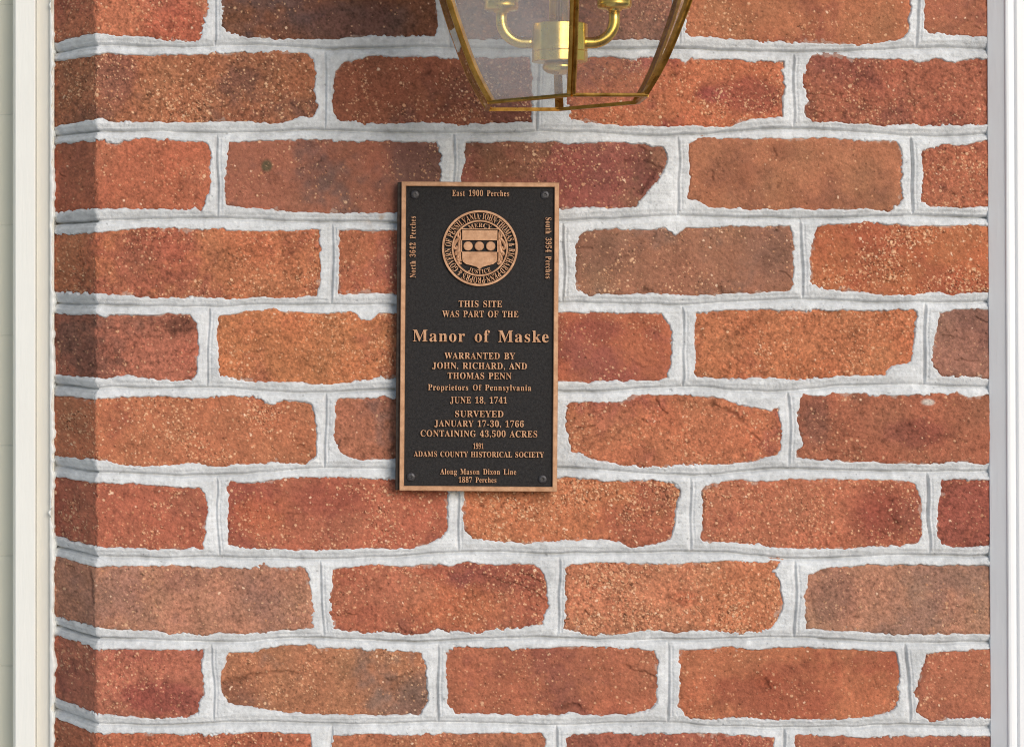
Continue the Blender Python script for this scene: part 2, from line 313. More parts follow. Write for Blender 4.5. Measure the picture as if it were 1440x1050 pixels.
rag = .15 + 1.1*sm(gn(20), -.4, 1.9)
S += rag*(.6*gn(1.0) + .6*gn(2.6) + .5*gn(5)) - 1.5
# tooled joint lines
courses = sorted({q[0] for q in B})
def smooth1(a, n):
    k = np.hanning(n+2)[1:-1]; k /= k.sum(); return np.convolve(np.pad(a, n//2, mode='edge'), k, mode='same')[n//2:-(n//2)][:len(a)]
def edge_line(c, bottom):
    X, Y = [], []
    for q in B:
        if q[0] != c: continue
        P = q[5]; ym = sum(p[1] for p in P)/len(P)
        e = sorted(p for p in P if (p[1] > ym) == bottom)
        X += [p[0] for p in e]; Y += [p[1] for p in e]
    o = np.argsort(X, kind='stable'); X = np.array(X)[o]; Y = np.array(Y)[o]
    med = np.median(Y); ok = abs(Y-med) < 14
    return np.interp(us, X[ok], Y[ok])
DH = np.full((NV, NU), 99., np.float32); yl = {}
for a, c2 in zip(courses[:-1], courses[1:]):
    ln = .5*(edge_line(a, True) + edge_line(c2, False)) + .5
    ln = smooth1(ln, 190) + .3*smooth1(rng.standard_normal(NU)*8, 50) ; yl[a] = ln
    d = VV - ln[None, :]; DH = np.where(abs(d) < abs(DH), d, DH)
DV = np.full((NV, NU), 99., np.float32)
for c in courses:
    qs = sorted([q for q in B if q[0] == c], key=lambda q: q[5][0][0])
    for qa, qb in zip(qs[:-1], qs[1:]):
        xa = np.array(sorted(p[0] for p in qa[5])[-3:]).mean(); xb = np.array(sorted(p[0] for p in qb[5])[:3]).mean()
        xc = .5*(xa + xb); tilt = rng.normal()*.02
        top = yl.get(c-1, np.full(NU, -400.)); bot = yl.get(c, np.full(NU, 1500.))
        i0, i1 = ix(xc-40), ix(xc+40)
        sl = (slice(None), slice(i0, i1))
        wob = smooth1(rng.standard_normal(NV)*6, 70)[:, None]
        d = UU[sl] - xc - wob - tilt*(VV[sl]-.5*(top[i0]+bot[i0]))
        inside = (VV[sl] > top[None, i0:i1] + 1) & (VV[sl] < bot[None, i0:i1] - 1)
        DV[sl] = np.where(inside & (abs(d) < abs(DV[sl])), d, DV[sl])
nf, nm = gn(1.3), gn(5)
def joint(d, broad, notch, n2):
    k = 1 + .35*n2
    return (-broad*np.clip(1 - abs(d)/10.5, 0, 1)**1.1 - notch*np.clip(k, .2, 2)*np.exp(-(d/1.4)**2)
            + .75*np.exp(-((d-3.6)/1.1)**2) + .5*np.exp(-((d-8.3)/1.1)**2) + .35*np.exp(-((d+4.3)/1.1)**2))
jn = gn(22)
HM = .35 + .09*gn(16, .9) + .09*np.clip(gn(.9), -2, 2) + .09*nm + .06*nf + .07*gn(2.4)
HM += np.minimum(joint(DH, 3.7, 3.1, jn), joint(DV, 1.7, 2.2, -jn))
HM += .6*np.exp(-np.maximum(S, 0)/3.0) * (.5 + .5*gn(6))
HM = np.where(S < 0, HM + 1.2*S, HM)
# brick faces
NB = len(B)
arr = lambda f: np.array([f(q) for q in B], np.float32)
off = rng.normal(size=NB).astype(np.float32)*.35; tlx = rng.normal(size=NB).astype(np.float32)*.002; tly = rng.normal(size=NB).astype(np.float32)*.006
cx_ = arr(lambda q: np.mean([p[0] for p in q[5]])); cy_ = arr(lambda q: np.mean([p[1] for p in q[5]]))
SP = arr(lambda q: q[2])[ID]
HB = off[ID] + tlx[ID]*(UU-cx_[ID]) + tly[ID]*(VV-cy_[ID]) + .28*gn(18) + .14*gn(6)
rgh = .5 + .5*sm(gn(40), -1, 1) + .5*SP
HB += (.13*gn(1.0) + .12*gn(2.2)) * rgh
FV = np.maximum(0, rng.normal(.2, .5, NB)).astype(np.float32)[ID]; HB += .22*FV*gn(13, 2.4) + .25*np.maximum(0, rng.normal(0, .5, NB)).astype(np.float32)[ID]*gn(4)
HB -= np.where(S < 0, 1.0*np.clip((S+9)/9, 0, 1)**2.2, 1.0 + 1.0*np.maximum(S, 0))
HB -= 2.0*np.exp(-(S/1.9)**2)*sm(gn(11), -.6, .8)
CR = np.zeros((NV, NU), np.float32)
for pts, wd, dp in CRACK:
    xs = [p[0] for p in pts]; ys = [p[1] for p in pts]
    i0, i1 = ix(min(xs)-20), ix(max(xs)+20); j0, j1 = max(0, int(min(ys)-20-V0)), min(NV, int(max(ys)+20-V0))
    sl = (slice(j0, j1), slice(i0, i1)); px = PU[sl] + 1.0*nf[sl]; py = PV[sl] + 1.2*nm[sl]; d = np.full(px.shape, 1e9)
    for (x1, y1), (x2, y2) in zip(pts[:-1], pts[1:]):
        ex, ey = x2-x1, y2-y1; t = np.clip(((px-x1)*ex+(py-y1)*ey)/(ex*ex+ey*ey+1e-9), 0, 1)
        d = np.minimum(d, np.hypot(px-x1-t*ex, py-y1-t*ey))
    CR[sl] = np.maximum(CR[sl], dp*np.exp(-(d/(wd*.75))**2))
HB -= CR
HB -= 1.3*sm(gn(4), .5, 2)*np.exp(-((UU-135)/5)**2)
# colour of the bricks, with shade painted beside the sand grains
C1 = np.array([lin(q[1]) for q in B], np.float32)[ID]; C2 = np.array([lin(q[3]) for q in B], np.float32)[ID]
AM = arr(lambda q: q[4])[ID]
g40 = .75*gn(36) + .4*gn(14) + .3*gn(4)
mixa = .8*sm(g40, .5 - 1.6*AM, 2.5 - 1.6*AM)[..., None]
CB = (C1*(1-mixa) + C2*mixa)*np.array([1.0, 1.17, 1.27], np.float32)
for (bx, by, rx, ry, c, s_) in BLOT:
    i0, i1 = ix(bx-2*rx), ix(bx+2*rx); j0, j1 = max(0, int(by-2*ry-V0)), min(NV, int(by+2*ry-V0))
    sl = (slice(j0, j1), slice(i0, i1))
    q = np.sqrt(((UU[sl]-bx)/rx)**2 + ((VV[sl]-by)/ry)**2) + .22*g40[sl]
    m_ = (s_*(1-sm(q, .5, 1.25)))[..., None]; CB[sl] = CB[sl]*(1-m_) + np.array(lin(c), np.float32)*m_
GV = rng.uniform(.35, 1.2, NB).astype(np.float32)[ID]; lum = 1 + GV*(.14*gn(.8) + .10*gn(1.7)) + .05*gn(9)
grey = CB @ np.array([.3, .6, .1], np.float32); CB = CB*.87 + grey[..., None]*.13*np.array([1.1, 1, .95], np.float32)
CB *= np.clip(lum, .5, 1.6)[..., None]
CB[..., 0] *= 1 + .03*gn(14); 
g1, g2, g3 = gn(.95), gn(.8), gn(1.5)
dens = np.clip(SP*(.55 + .75*sm(gn(26) + .5*gn(9), -.8, 1.1)), 0, 1)
dens = dens*(.35 + 1.3*sm(gn(17) + .6*gn(5), -.9, 1.3))
sA = np.zeros(NV*NU, np.float32); tone = np.full(NV*NU, .5, np.float32)
NG = 420000
gx, gy = rng.integers(3, NU-3, NG), rng.integers(3, NV-3, NG)
ok = rng.random(NG) < (dens[gy, gx]*.34 + .003); gx, gy = gx[ok], gy[ok]
gr = np.clip(rng.lognormal(-.02, .34, len(gx)), .7, 2.6); gt = rng.random(len(gx)).astype(np.float32)
fxo, fyo, asp, rot = rng.uniform(-.5, .5, len(gx)), rng.uniform(-.5, .5, len(gx)), rng.uniform(.6, 1., len(gx)), rng.uniform(0, 3.14, len(gx))
order = np.argsort(gr); 
for oy in range(-3, 4):
    for ox in range(-3, 4):
        dx_, dy_ = ox-fxo, oy-fyo
        q = np.hypot(dx_*np.cos(rot)+dy_*np.sin(rot), (dy_*np.cos(rot)-dx_*np.sin(rot))/asp)
        v = np.clip((gr - q)/.7 + .3, 0, 1).astype(np.float32); id_ = (gy+oy)*NU + gx+ox
        hit = v > .3; tone[id_[hit]] = gt[hit]; np.maximum.at(sA, id_, v)
sA = sA.reshape(NV, NU); tone = tone.reshape(NV, NU)
thp = 2.35 - 1.1*dens; pit_shade = sm(g2 + .35*np.roll(sA, (1, -1), (0, 1)), thp, thp+.6)  # pits, with shade painted down and left of each sand grain
big = sm(g3, 3.15 - .75*SP, 3.4 - .75*SP)
sand = np.array(lin((206,140,100)), np.float32)*(1-tone[..., None]) + np.array(lin((248,206,166)), np.float32)*tone[..., None]
white = np.array(lin((240,206,176)), np.float32)
CB = CB*(1 - .55*pit_shade[..., None]); HB -= .28*pit_shade
m_ = (sA*(.6 + .25*SP))[..., None]; CB = CB*(1-m_) + sand*m_; HB += .26*sA
m_ = (big*.85)[..., None]; CB = CB*(1-m_) + white*m_; HB += .2*big
film = (.45*sm(S + 1.5*gn(5) + 1.0*nf + 7*sm(gn(13), 1.3, 2.4)*np.clip(.5 + .5*gn(2), 0, 1), -1.2, 1.4))[..., None]            # smeared lime at the arrises
CB = CB*(1-film) + np.array(lin((190,172,160)), np.float32)*film
CB *= (1 - .35*np.clip(CR/1.5, 0, 1))[..., None]
# mortar colour
CM = np.ones((NV, NU, 3), np.float32)*np.array(lin((212,214,216)), np.float32)
CM *= (1 + .045*gn(14) + .04*gn(3) + .04*nf)[..., None]
pm = sm(gn(1.2), 2.5, 3.1)*.35; CM *= (1 - pm)[..., None]
stain = (np.exp(-(((UU-546)/22)**2 + ((VV-309)/9)**2))*sm(gn(5), -.6, .9)*.8)[..., None]
CM = CM*(1-stain) + np.array(lin((166,120,62)), np.float32)*stain
# plan of the wall: straight face, then a 55 degree splay round a soft arris
UC, TH, WC = 135.0, R(55), 4.0
fine = np.arange(U0-5, U1+5, .25)
ang = TH*(1 - sm(fine, UC-WC, UC+WC))
iref = int(np.argmin(abs(fine-(UC+WC))))
dx = np.cos(ang)*.25*K; dy = -np.sin(ang)*.25*K
cxp = np.concatenate([[0], np.cumsum(dx)[:-1]]); cyp = np.concatenate([[0], np.cumsum(dy)[:-1]])
cxp += (UC+WC-X0)*K - cxp[iref]; cyp -= cyp[iref]
PX, PY = np.interp(us, fine, cxp), np.interp(us, fine, cyp); AN = np.interp(us, fine, ang)
NX, NY = -np.sin(AN), -np.cos(AN)
def field_mesh(name, H, keep, C, mat, parent):
    h = (H*.001).astype(np.float64)
    co = np.stack([PX[None, :] + NX[None, :]*h, PY[None, :] + NY[None, :]*h, np.broadcast_to(ZC + (Y0-vs_)[:, None]*K, h.shape)], -1).reshape(-1, 3)
    cell = keep[:-1, :-1] | keep[1:, :-1] | keep[:-1, 1:] | keep[1:, 1:]
    jj, ii = np.nonzero(cell); a = jj*NU + ii
    q = np.stack([a, a+NU, a+NU+1, a+1], -1)
    used = np.zeros(NU*NV, bool); used[q.ravel()] = True
    remap = np.cumsum(used) - 1; q = remap[q]; co = co[used]; cc = C.reshape(-1, 3)[used]
    me = bpy.data.meshes.new(name); nq = len(q)
    me.vertices.add(len(co)); me.vertices.foreach_set('co', co.ravel().astype(np.float32))
    me.loops.add(nq*4); me.loops.foreach_set('vertex_index', q.ravel().astype(np.int32))
    me.polygons.add(nq); me.polygons.foreach_set('loop_start', np.arange(0, nq*4, 4, dtype=np.int32))
    me.polygons.foreach_set('use_smooth', np.ones(nq, bool))
    at = me.attributes.new("tone", 'FLOAT_COLOR', 'POINT')
    at.data.foreach_set('color', np.concatenate([np.clip(cc, 0.004, .9), np.ones((len(cc), 1))], 1).astype(np.float32).ravel())
    me.update(); me.validate()
    return link(name, me, mat, parent)
wall = empty("brick_wall", (0, 0, 0), "red brick wall with thick white mortar joints and a splayed left corner", "wall")
wall["kind"] = "thing"
field_mesh("bricks", HB, S < 2.5, CB, M_brick, wall)
field_mesh("mortar", HM, S > -2.5, CM, M_mortar, wall)
# core of the wall, so that it is solid from the side and the back
core = MB(); core.box((-.24, .012, ZC-.54), (.56, .20, ZC+.585)); core.build("wall_core", M_offwhite, wall)

# ------------------------------------------------------------------ setting
def px3(px, py, depth):      # world point seen at photo pixel px,py at that distance in front of the brick face
    s = (D - depth)/D; return Vector(((px-X0)*K*s, -depth, ZC + (Y0-py)*K*s))
tag(mesh("ground", [(-60,-60,-.16),(60,-60,-.16),(60,60,-.16),(-60,60,-.16)], [(0,1,2,3)], ground_mat("lawn", (.05,.075,.025), (.09,.11,.04), 3)), kind="structure")
pf = MB(); pf.box((.2, -3.4, -.15), (4.2, .3, 0)); tag(pf.build("added_dark_slab", ground_mat("dim_reflection_ground", (.16,.10,.08), (.24,.16,.13), 12)), kind="structure")  # unseen dark slab, added so the right pane reflects less
pf = MB(); pf.box((-6.2, -5.4, -.15), (.2, .3, -.002)); tag(pf.build("path", ground_mat("pale_reflector_ground", (.74,.73,.72), (.8,.79,.78), 12)), kind="structure")  # unseen pale slab, added to reflect light into the front left pane

def prism(plan, z0, z1):
    n = len(plan); vs = [(x, y, z0) for x, y in plan] + [(x, y, z1) for x, y in plan]
    return MB().add(vs, [tuple(range(n)), tuple(range(n, 2*n))] + [(i, (i+1) % n, n+(i+1) % n, n+i) for i in range(n)])
ZB, ZT = ZC - .60, ZC + .60
def xat(px, depth): return (px-X0)*K*(D-depth)/D
# right: door casing
dc = empty("door_casing", (.5265, 0, ZC), "bright white moulded door casing at the right end of the brick wall", "casing"); dc["kind"] = "thing"
fx = lambda p, d: xat(p, d) - .5265
cas = prism([(0,.05),(0,-.001),(.0124,-.0115),(.0128,-.0130),(.0138,-.0138),(.0156,-.0142),(.0182,-.0138),(.0197,-.0130),(.0205,-.0122),(.0211,-.0122),(.0217,-.0135),(.0231,-.0146),(.30,-.0146),(.30,.05)], ZB-ZC, ZT-ZC)
bevel(cas.build("casing_board", M_white, dc), .0004)
dc.rotation_euler = (0, R(-.27), 0)
# left: window casing, with its ragged caulk
wc = empty("window_casing", (0, 0, ZC), "off white window casing caulked against the splayed left end of the brick wall", "casing"); wc["kind"] = "thing"
yA, yB = -.066, -.074
p_ = [(xat(76,yA),-yA+.03),(xat(76,yA),-yA),(xat(51.5,yB),-yB),(xat(50.7,yB),-yB+.006),(xat(49.6,yB),-yB+.006),
      (xat(49.2,-.062),.0625),(xat(48,-.062),.062),(xat(22,-.062),.062),(xat(20,-.062),.0635),(xat(17,-.066),.070),(xat(16,-.07),.13),(xat(70,-.13),.13)]
p_ = [p_[i] for i in range(len(p_))]
def strip(pl, mat, name):
    prism(pl, ZB-ZC, ZT-ZC).build(name, mat, wc)
strip([p_[0], p_[1], p_[2], (p_[2][0], p_[0][1])], M_cream, "inner_stop")
strip([(xat(50.2,yB),.085), p_[5], p_[6], p_[7], p_[8], p_[9], p_[10], (xat(50.2,-.12),.13)], M_offwhite, "casing_board")
cv, cf = [], []; nz = 900
def n1(n, s): 
    a = rng.standard_normal(n+8*s); k = np.hanning(2*s+1); k /= k.sum(); a = np.convolve(a, k, 'same')[4*s:4*s+n]; return a/a.std()
r1 = .9*n1(nz, 3) + 1.3*n1(nz, 14); r2 = n1(nz, 5)
for i in range(nz):
    z = (ZB-ZC) + (ZT-ZB)*i/(nz-1)
    xe = xat(76.2 + r1[i]*1.2, yA); 
    cv += [(xat(70, yA), -yA-.0012, z), (xat(72.5, yA), -yA-.0030-.0005*r2[i], z), (xe-.0004, -yA-.0026-.0006*r2[i], z), (xe, -yA+.012, z)]
for i in range(nz-1):
    for k in range(3): a = 4*i+k; cf.append((a, a+1, a+5, a+4))
mesh("caulk", cv, cf, M_offwhite, wc, True)
# far left: lap siding
sw = MB(); sv = []; xs0, xs1 = -1.1, xat(27, -.115)
yb = 160 
prof = []
z = ZC + (Y0-160)*K*1.056; pitch = 155*K*1.056
for i in range(-6, 9):
    zb = z - i*pitch; prof += [(.108, zb), (.118, zb + pitch - .0006), (.118, zb + pitch)] if False else [(.118, zb), (.1162, zb - .0016)]
prof = sorted([(y, zz) for y, zz in prof], key=lambda t: -t[1])
n = len(prof); vs2 = [(xs0, y, zz) for y, zz in prof] + [(xs1, y, zz) for y, zz in prof] + [(xs0, .16, prof[0][1]), (xs0, .16, prof[-1][1]), (xs1, .16, prof[0][1]), (xs1, .16, prof[-1][1])]
fs2 = [(i, i+1, n+i+1, n+i) for i in range(n-1)] + [(2*n, 2*n+1, 2*n+3, 2*n+2)]
tag(mesh("siding_wall", vs2, fs2, M_siding), "strip of pale cream lap siding at the far left beyond the window casing", "siding", "thing")

# ------------------------------------------------------------------ plaque
PCX, PCY, PS = 674.0, 473.0, (D-.017)/D
TILT = R(.42)
plq = empty("plaque", ((PCX-X0)*K*PS, 0, ZC + (Y0-PCY)*K*PS), "dark bronze plaque with raised lettering and round seal screwed to the brick", "plaque")
plq.rotation_euler = (0, TILT, 0)
KP = K*PS
def loc(px, py, h): return ((px-PCX)*KP, -h, -(py-PCY)*KP)
def ring_rect(mb, o, i, h0, h1, hb):      # bevelled border frame: outer rect o, inner rect i
    (a0, b0, a1, b1), (c0, d0, c1, d1) = o, i; e = .9
    rects = [((a0,b0,a1,b1), h0), ((a0,b0,a1,b1), h1-hb), ((a0+e,b0+e,a1-e,b1-e), h1), ((c0-e,d0-e,c1+e,d1+e), h1), ((c0,d0,c1,d1), h1-hb), ((c0,d0,c1,d1), h0)]
    vs = []
    for (x0, y0, x1, y1), h in rects: vs += [loc(x0,y0,h), loc(x1,y0,h), loc(x1,y1,h), loc(x0,y1,h)]
    fs = []
    for k in range(5):
        for i_ in range(4): j = (i_+1) % 4; fs.append((k*4+i_, k*4+j, k*4+4+j, k*4+4+i_))
    mb.add(vs, fs)
HF, HL = .0145, .0168
m = MB(); a, c = loc(557.4,256.8,.005), loc(784.8,690.0,.0138); m.box((a[0], c[1], c[2]), (c[0], a[1], a[2])); bevel(m.build("backing_plate", M_bronze_side, plq), .0004)
m = MB(); a, c = loc(568.5,261.5,.0139), loc(779.5,684.5,HF); m.box((a[0], c[1], c[2]), (c[0], a[1], a[2])); m.build("field", M_field, plq)
m = MB(); ring_rect(m, (563,256,785,690.5), (569.7,262.6,778.3,683.6), .0141, .0174, .0007); m.build("border", M_bronze, plq)
def bold(s):
    o = ''
    for ch in s:
        if 'A' <= ch <= 'Z': o += chr(0x1D400 + ord(ch) - 65)
        elif 'a' <= ch <= 'z': o += chr(0x1D41A + ord(ch) - 97)
        elif '0' <= ch <= '9': o += chr(0x1D7CE + ord(ch) - 48)
        else: o += ch
    return o
_cache = {}
def glyphs(s, sc=1.0, swd=1.0):
    key = (s, sc, swd)
    if key not in _cache:
        cu = bpy.data.curves.new('t', 'FONT'); cu.body = bold(s); cu.extrude = .05; cu.resolution_u = 3; cu.space_character = sc; cu.space_word = swd
        ob = bpy.data.objects.new('t', cu); col.objects.link(ob); bpy.context.view_layer.update()
        me = bpy.data.meshes.new_from_object(ob.evaluated_get(bpy.context.evaluated_depsgraph_get()))
        v = np.array([x.co[:] for x in me.vertices]); f = [tuple(p.vertices) for p in me.polygons]
        bpy.data.objects.remove(ob); bpy.data.curves.remove(cu); bpy.data.meshes.remove(me); _cache[key] = (v, f)
    return _cache[key]
def hgt(z): return HL if z > 0 else HF - .0002
def line(s, x0, x1, base, cap, rot=0, sc=1.1, swd=1.35):
    v, f = glyphs(s, sc, swd); lo, hi = v[:, 0].min(), v[:, 0].max()
    kx, ky = (x1-x0)/(hi-lo), cap/.69; cx = .5*(x0+x1); out = []
    for x, y, z in v:
        a, c = (x-.5*(lo+hi))*kx, y*ky
        # a along the reading direction, c up the letter
        if rot == 0: px, py = cx + a, base - c
        elif rot == 1: px, py = base - c, cx - a       # reads upward
        else: px, py = base + c, cx + a                # reads downward
        px -= (PCY-py)*math.sin(TILT)
        out.append(loc(px, py, hgt(z)))
    o = mesh("inscription", out, f, M_bronze, plq); return o
line("East 1900 Perches", 636, 716, 275.8, 8.3, sc=1.15, swd=1.7)
line("North 3642 Perches", 305, 391, 584.3, 8.0, 1, 1.15, 1.7)
line("South 3954 Perches", 305, 391, 767.4, 8.0, 2, 1.15, 1.7)
line("THIS SITE", 645, 706, 431.6, 8.8); line("WAS PART OF THE", 622, 729, 445.8, 8.8)
line("Manor of Maske", 580.5, 771.5, 480.6, 16.6, sc=1.12, swd=1.6)
line("WARRANTED BY", 625, 724.5, 504.6, 8.9); line("JOHN, RICHARD, AND", 608, 741, 518.6, 8.9); line("THOMAS PENN", 629.5, 719.3, 532.7, 8.9)
line("Proprietors Of Pennsylvania", 602, 747, 548.8, 8.2, sc=1.15, swd=1.5)
line("JUNE 18, 1741", 633, 713, 566.9, 8.9); line("SURVEYED", 640, 708, 586.1, 8.9)
line("JANUARY 17-30, 1766", 611, 736.5, 599.9, 8.9); line("CONTAINING 43,500 ACRES", 591.5, 755.5, 614.0, 8.9)
line("1991", 665.5, 680, 630.8, 7.6, sc=1.0); line("ADAMS COUNTY HISTORICAL SOCIETY", 581.8, 765, 642.4, 7.6, sc=1.05)
line("Along Mason Dixon Line", 619, 726, 666.9, 7.8, sc=1.1, swd=1.6); line("1887 Perches", 645, 698, 678.3, 7.6, sc=1.1, swd=1.6)
# seal
SX, SY = 674.8 - (PCY-349)*math.sin(TILT), 349.0
def disc(mb, cx, cy, r0, r1, h0, h1, n=72):
    vs = []
    for r, h in ((r1,h0),(r1,h1-.0003),(r1-.45,h1),(r0+.45,h1),(r0,h1-.0003),(r0,h0)):
        vs += [loc(cx+r*math.sin(2*math.pi*i/n), cy-r*math.cos(2*math.pi*i/n), h) for i in range(n)]
    mb.add(vs, [(k*n+i, k*n+(i+1) % n, (k+1)*n+(i+1) % n, (k+1)*n+i) for k in range(5) for i in range(n)])
def plate(mb, pts, h0, h1, inset=.6):
    n = len(pts); cx = sum(p[0] for p in pts)/n; cy = sum(p[1] for p in pts)/n
    vs = [loc(SX+x, SY+y, h0) for x, y in pts] + [loc(SX+x, SY+y, h1-.0003) for x, y in pts]
    q = [(x+(cx-x)*inset/max(2, math.hypot(cx-x, cy-y)), y+(cy-y)*inset/max(2, math.hypot(cx-x, cy-y))) for x, y in pts]
    vs += [loc(SX+x, SY+y, h1) for x, y in q]
    mb.add(vs, [(k*n+i, k*n+(i+1) % n, (k+1)*n+(i+1) % n, (k+1)*n+i) for k in range(2) for i in range(n)] + [tuple(range(2*n, 3*n))])
m = MB(); disc(m, SX, SY, 50.2, 53.5, HF-.0002, HL+.0003); disc(m, SX, SY, 37.1, 39.7, HF-.0002, HL)
seal = m.build("seal", M_bronze, plq); tag(seal, "round bronze seal with a shield inside two rings")
m = MB(); plate(m, [(-25.2,-25.5),(24.6,-25.5),(24.6,-11),(-25.2,-11)], HF-.0002, HL)
plate(m, [(-25.2,5),(24.6,5),(24.6,14),(23.5,19),(19,22.5),(11,24.5),(4,26.5),(-.3,30.5),(-4.6,26.5),(-11.6,24.5),(-19.6,22.5),(-24.1,19),(-25.2,14)], HF-.0002, HL)
for x0, x1 in ((-26.6,-25.0),(24.4,26.0)): plate(m, [(x0,-11.5),(x1,-11.5),(x1,5.5),(x0,5.5)], HF-.0002, HL, .2)
plate(m, [(-26.8,-27.6),(26.2,-27.6),(26.2,-26.4),(-26.8,-26.4)], HF-.0002, HL-.0003, .2)
m.build("shield", M_bronze, seal)
for x in (-16.6, -.8, 15.2):
    m = MB(); n = 32
    vs = [loc(SX+x+r*math.cos(2*math.pi*i/n), SY-2.9+r*math.sin(2*math.pi*i/n), h) for r, h in ((6.5,HF-.0002),(6.5,HL-.0004),(5.6,HL)) for i in range(n)]
    m.add(vs, [(k*n+i, k*n+(i+1) % n, (k+1)*n+(i+1) % n, (k+1)*n+i) for k in range(2) for i in range(n)] + [tuple(range(2*n, 3*n))]); m.build("roundel", M_bronze, seal)
for sgn in (-1, 1):
    m = MB()
    def curl(path, r):
        pts = []
        for t in np.linspace(0, 1, 22):
            k = t*(len(path)-1); i = min(int(k), len(path)-2); f_ = k-i
            pts.append((path[i][0]*(1-f_)+path[i+1][0]*f_, path[i][1]*(1-f_)+path[i+1][1]*f_))
        m.tube([loc(SX+sgn*x-.3, SY+y, HF+.0005) for x, y in pts], [KP*1.35*r*(1-.5*abs(2*t-1)) for t in np.linspace(0, 1, 22)], 8)
    curl([(27,-24),(30,-22),(31,-18),(29,-14),(32,-11),(35,-7),(36.5,-2),(34,1.5),(31.5,0),(32.5,-3)], 1.9)
    curl([(28,-12),(29,-6),(29,0),(30,5),(33,6),(34,9),(31,9)], 2.2)
    curl([(28,3),(29.5,10),(30.5,13),(31,16.5),(28.5,17.5)], 1.9); curl([(27.5,10),(28,17),(30,20),(27,22),(25,21)], 1.6)
    curl([(27,-22),(27.5,-10),(27.8,2),(27.2,14),(26,19)], 1.5)
    m.build("scrollwork", M_bronze, seal)
def arc_text(s, rad, cap, a0, a1, inward=False, kx=.62):
    m = MB(); adv = []
    for ch in s:
        if ch == ' ': adv.append(.35); continue
        v, f = glyphs(ch); adv.append(v[:, 0].max() - v[:, 0].min() + .10)
    tot = sum(adv); pos = 0
    for ch, ad in zip(s, adv):
        mid = a0 + (a1-a0)*(pos + ad/2)/tot; pos += ad
        if ch == ' ': continue
        v, f = glyphs(ch); cx = .5*(v[:, 0].min()+v[:, 0].max()); ky = cap/.69
        wpx = abs(a1-a0)*ad/tot*rad*(ad-.10)/ad; k_ = wpx/max(.05, v[:, 0].max()-v[:, 0].min())
        vs = []
        for x, y, z in v:
            t, r = (x-cx)*k_, (y-.34)*ky
            if inward: r = -r; t = -t
            vs.append(loc(SX + (rad+r)*math.sin(mid) + t*math.cos(mid), SY - (rad+r)*math.cos(mid) + t*math.sin(mid), hgt(z)))
        m.add(vs, f)
    m.build("seal_lettering", M_bronze, seal)
arc_text("IOHN·THOMAS & RICHARD·PENN·PROPR'S & GOVERN OF PENSILVANIA·", 45.0, 8.7, R(4), R(362))
arc_text("MERCY", 32.4, 6.0, R(-30), R(30)); arc_text("JUSTICE", 33.0, 6.2, R(180+28), R(180-28), True)
for sx, sy, an in ((583.3,274.3,.3),(766.5,273.5,.9),(577.8,671.2,.1),(763.2,673.2,.5)):
    sxx = sx - (PCY-sy)*math.sin(TILT)
    m = MB(); n = 28; rows = ((6.3,HF-.0002),(6.3,HF+.0006),(5.4,HF+.0014),(3.4,HF+.0019),(2.3,HF+.0019),(1.9,HF+.0007))
    vs = [loc(sxx+r*(1.0 if k < 4 or True else 1)*math.cos(2*math.pi*i/n), sy+r*math.sin(2*math.pi*i/n), h) for k, (r, h) in enumerate(rows) for i in range(n)]
    m.add(vs, [(k*n+i, k*n+(i+1) % n, (k+1)*n+(i+1) % n, (k+1)*n+i) for k in range(len(rows)-1) for i in range(n)] + [tuple(range((len(rows)-1)*n, len(rows)*n))])
    m.build("screw", M_screw, plq)

# ------------------------------------------------------------------ lantern
LY = .172                                   # axis distance from the brick
LS = (D - LY - .05)/D
LX = (800.5-X0)*K*LS
lan = empty("wall_lantern", (LX, -LY, ZC + .22), "brass lantern with clear glass panes and two brass candle arms over the plaque", "lantern")
PROF = [(141,111),(127,119.5),(113,127.5),(94,137),(75,145),(57,152),(39,158.5),(20,165.5),(0,172),(-30,181),(-60,189),(-90,196),(-120,202),(-150,207),(-180,210),(-210,212),(-240,213)]
def zy(y): return (Y0-y)*K*LS - .22 + .0022
prof = [(hw*K*LS/.866, zy(y)) for y, hw in PROF]
ANG = [R(-90 + 60*k) for k in range(6)]      # -90 faces the camera
def shear(x, z): return z + .047*x*max(0., min(1., 1-(z-zy(141))/.10))
def vtx(r, a, z, dr=0, dt=0):
    x = (r+dr)*math.cos(a) - dt*math.sin(a); y = (r+dr)*math.sin(a) + dt*math.cos(a)
    return (x, y, shear(x, z))
for a in ANG:
    secs = []
    for k, (r, z) in enumerate(prof):
        sec = []
        for t, d in ((-.0036,-.0020),(-.0036,.0012),(-.0027,.0018),(-.0008,.0018),(0,.0004),(.0008,.0018),(.0027,.0018),(.0036,.0012),(.0036,-.0020),(0,-.0030)):
            sec.append(vtx(r, a, z, d - abs(t)*.577, t))
        secs.append(sec)
    MB().sweep(secs).build("post", M_brass_old, lan)
def edge_bar(name, r, z, hh, tk):
    m = MB()
    for k in range(6):
        a, c = ANG[k], ANG[(k+1) % 6]; am = .5*(a + (c if c > a else c+2*math.pi))
        ax, cx = vtx(r, a, z), vtx(r, c, z); ox, oy = math.cos(am)*tk, math.sin(am)*tk
        ring = lambda p: [(p[0]+ox, p[1]+oy, p[2]-hh), (p[0]+ox*1.25, p[1]+oy*1.25, p[2]), (p[0]+ox, p[1]+oy, p[2]+hh), (p[0]-ox, p[1]-oy, p[2]+hh), (p[0]-ox, p[1]-oy, p[2]-hh)]
        m.sweep([ring(ax), ring(cx)])
    m.build(name, M_brass_old, lan)
edge_bar("bottom_rim", prof[0][0], prof[0][1], .0015, .0016); edge_bar("top_rim", prof[-1][0], prof[-1][1]+.004, .006, .003)
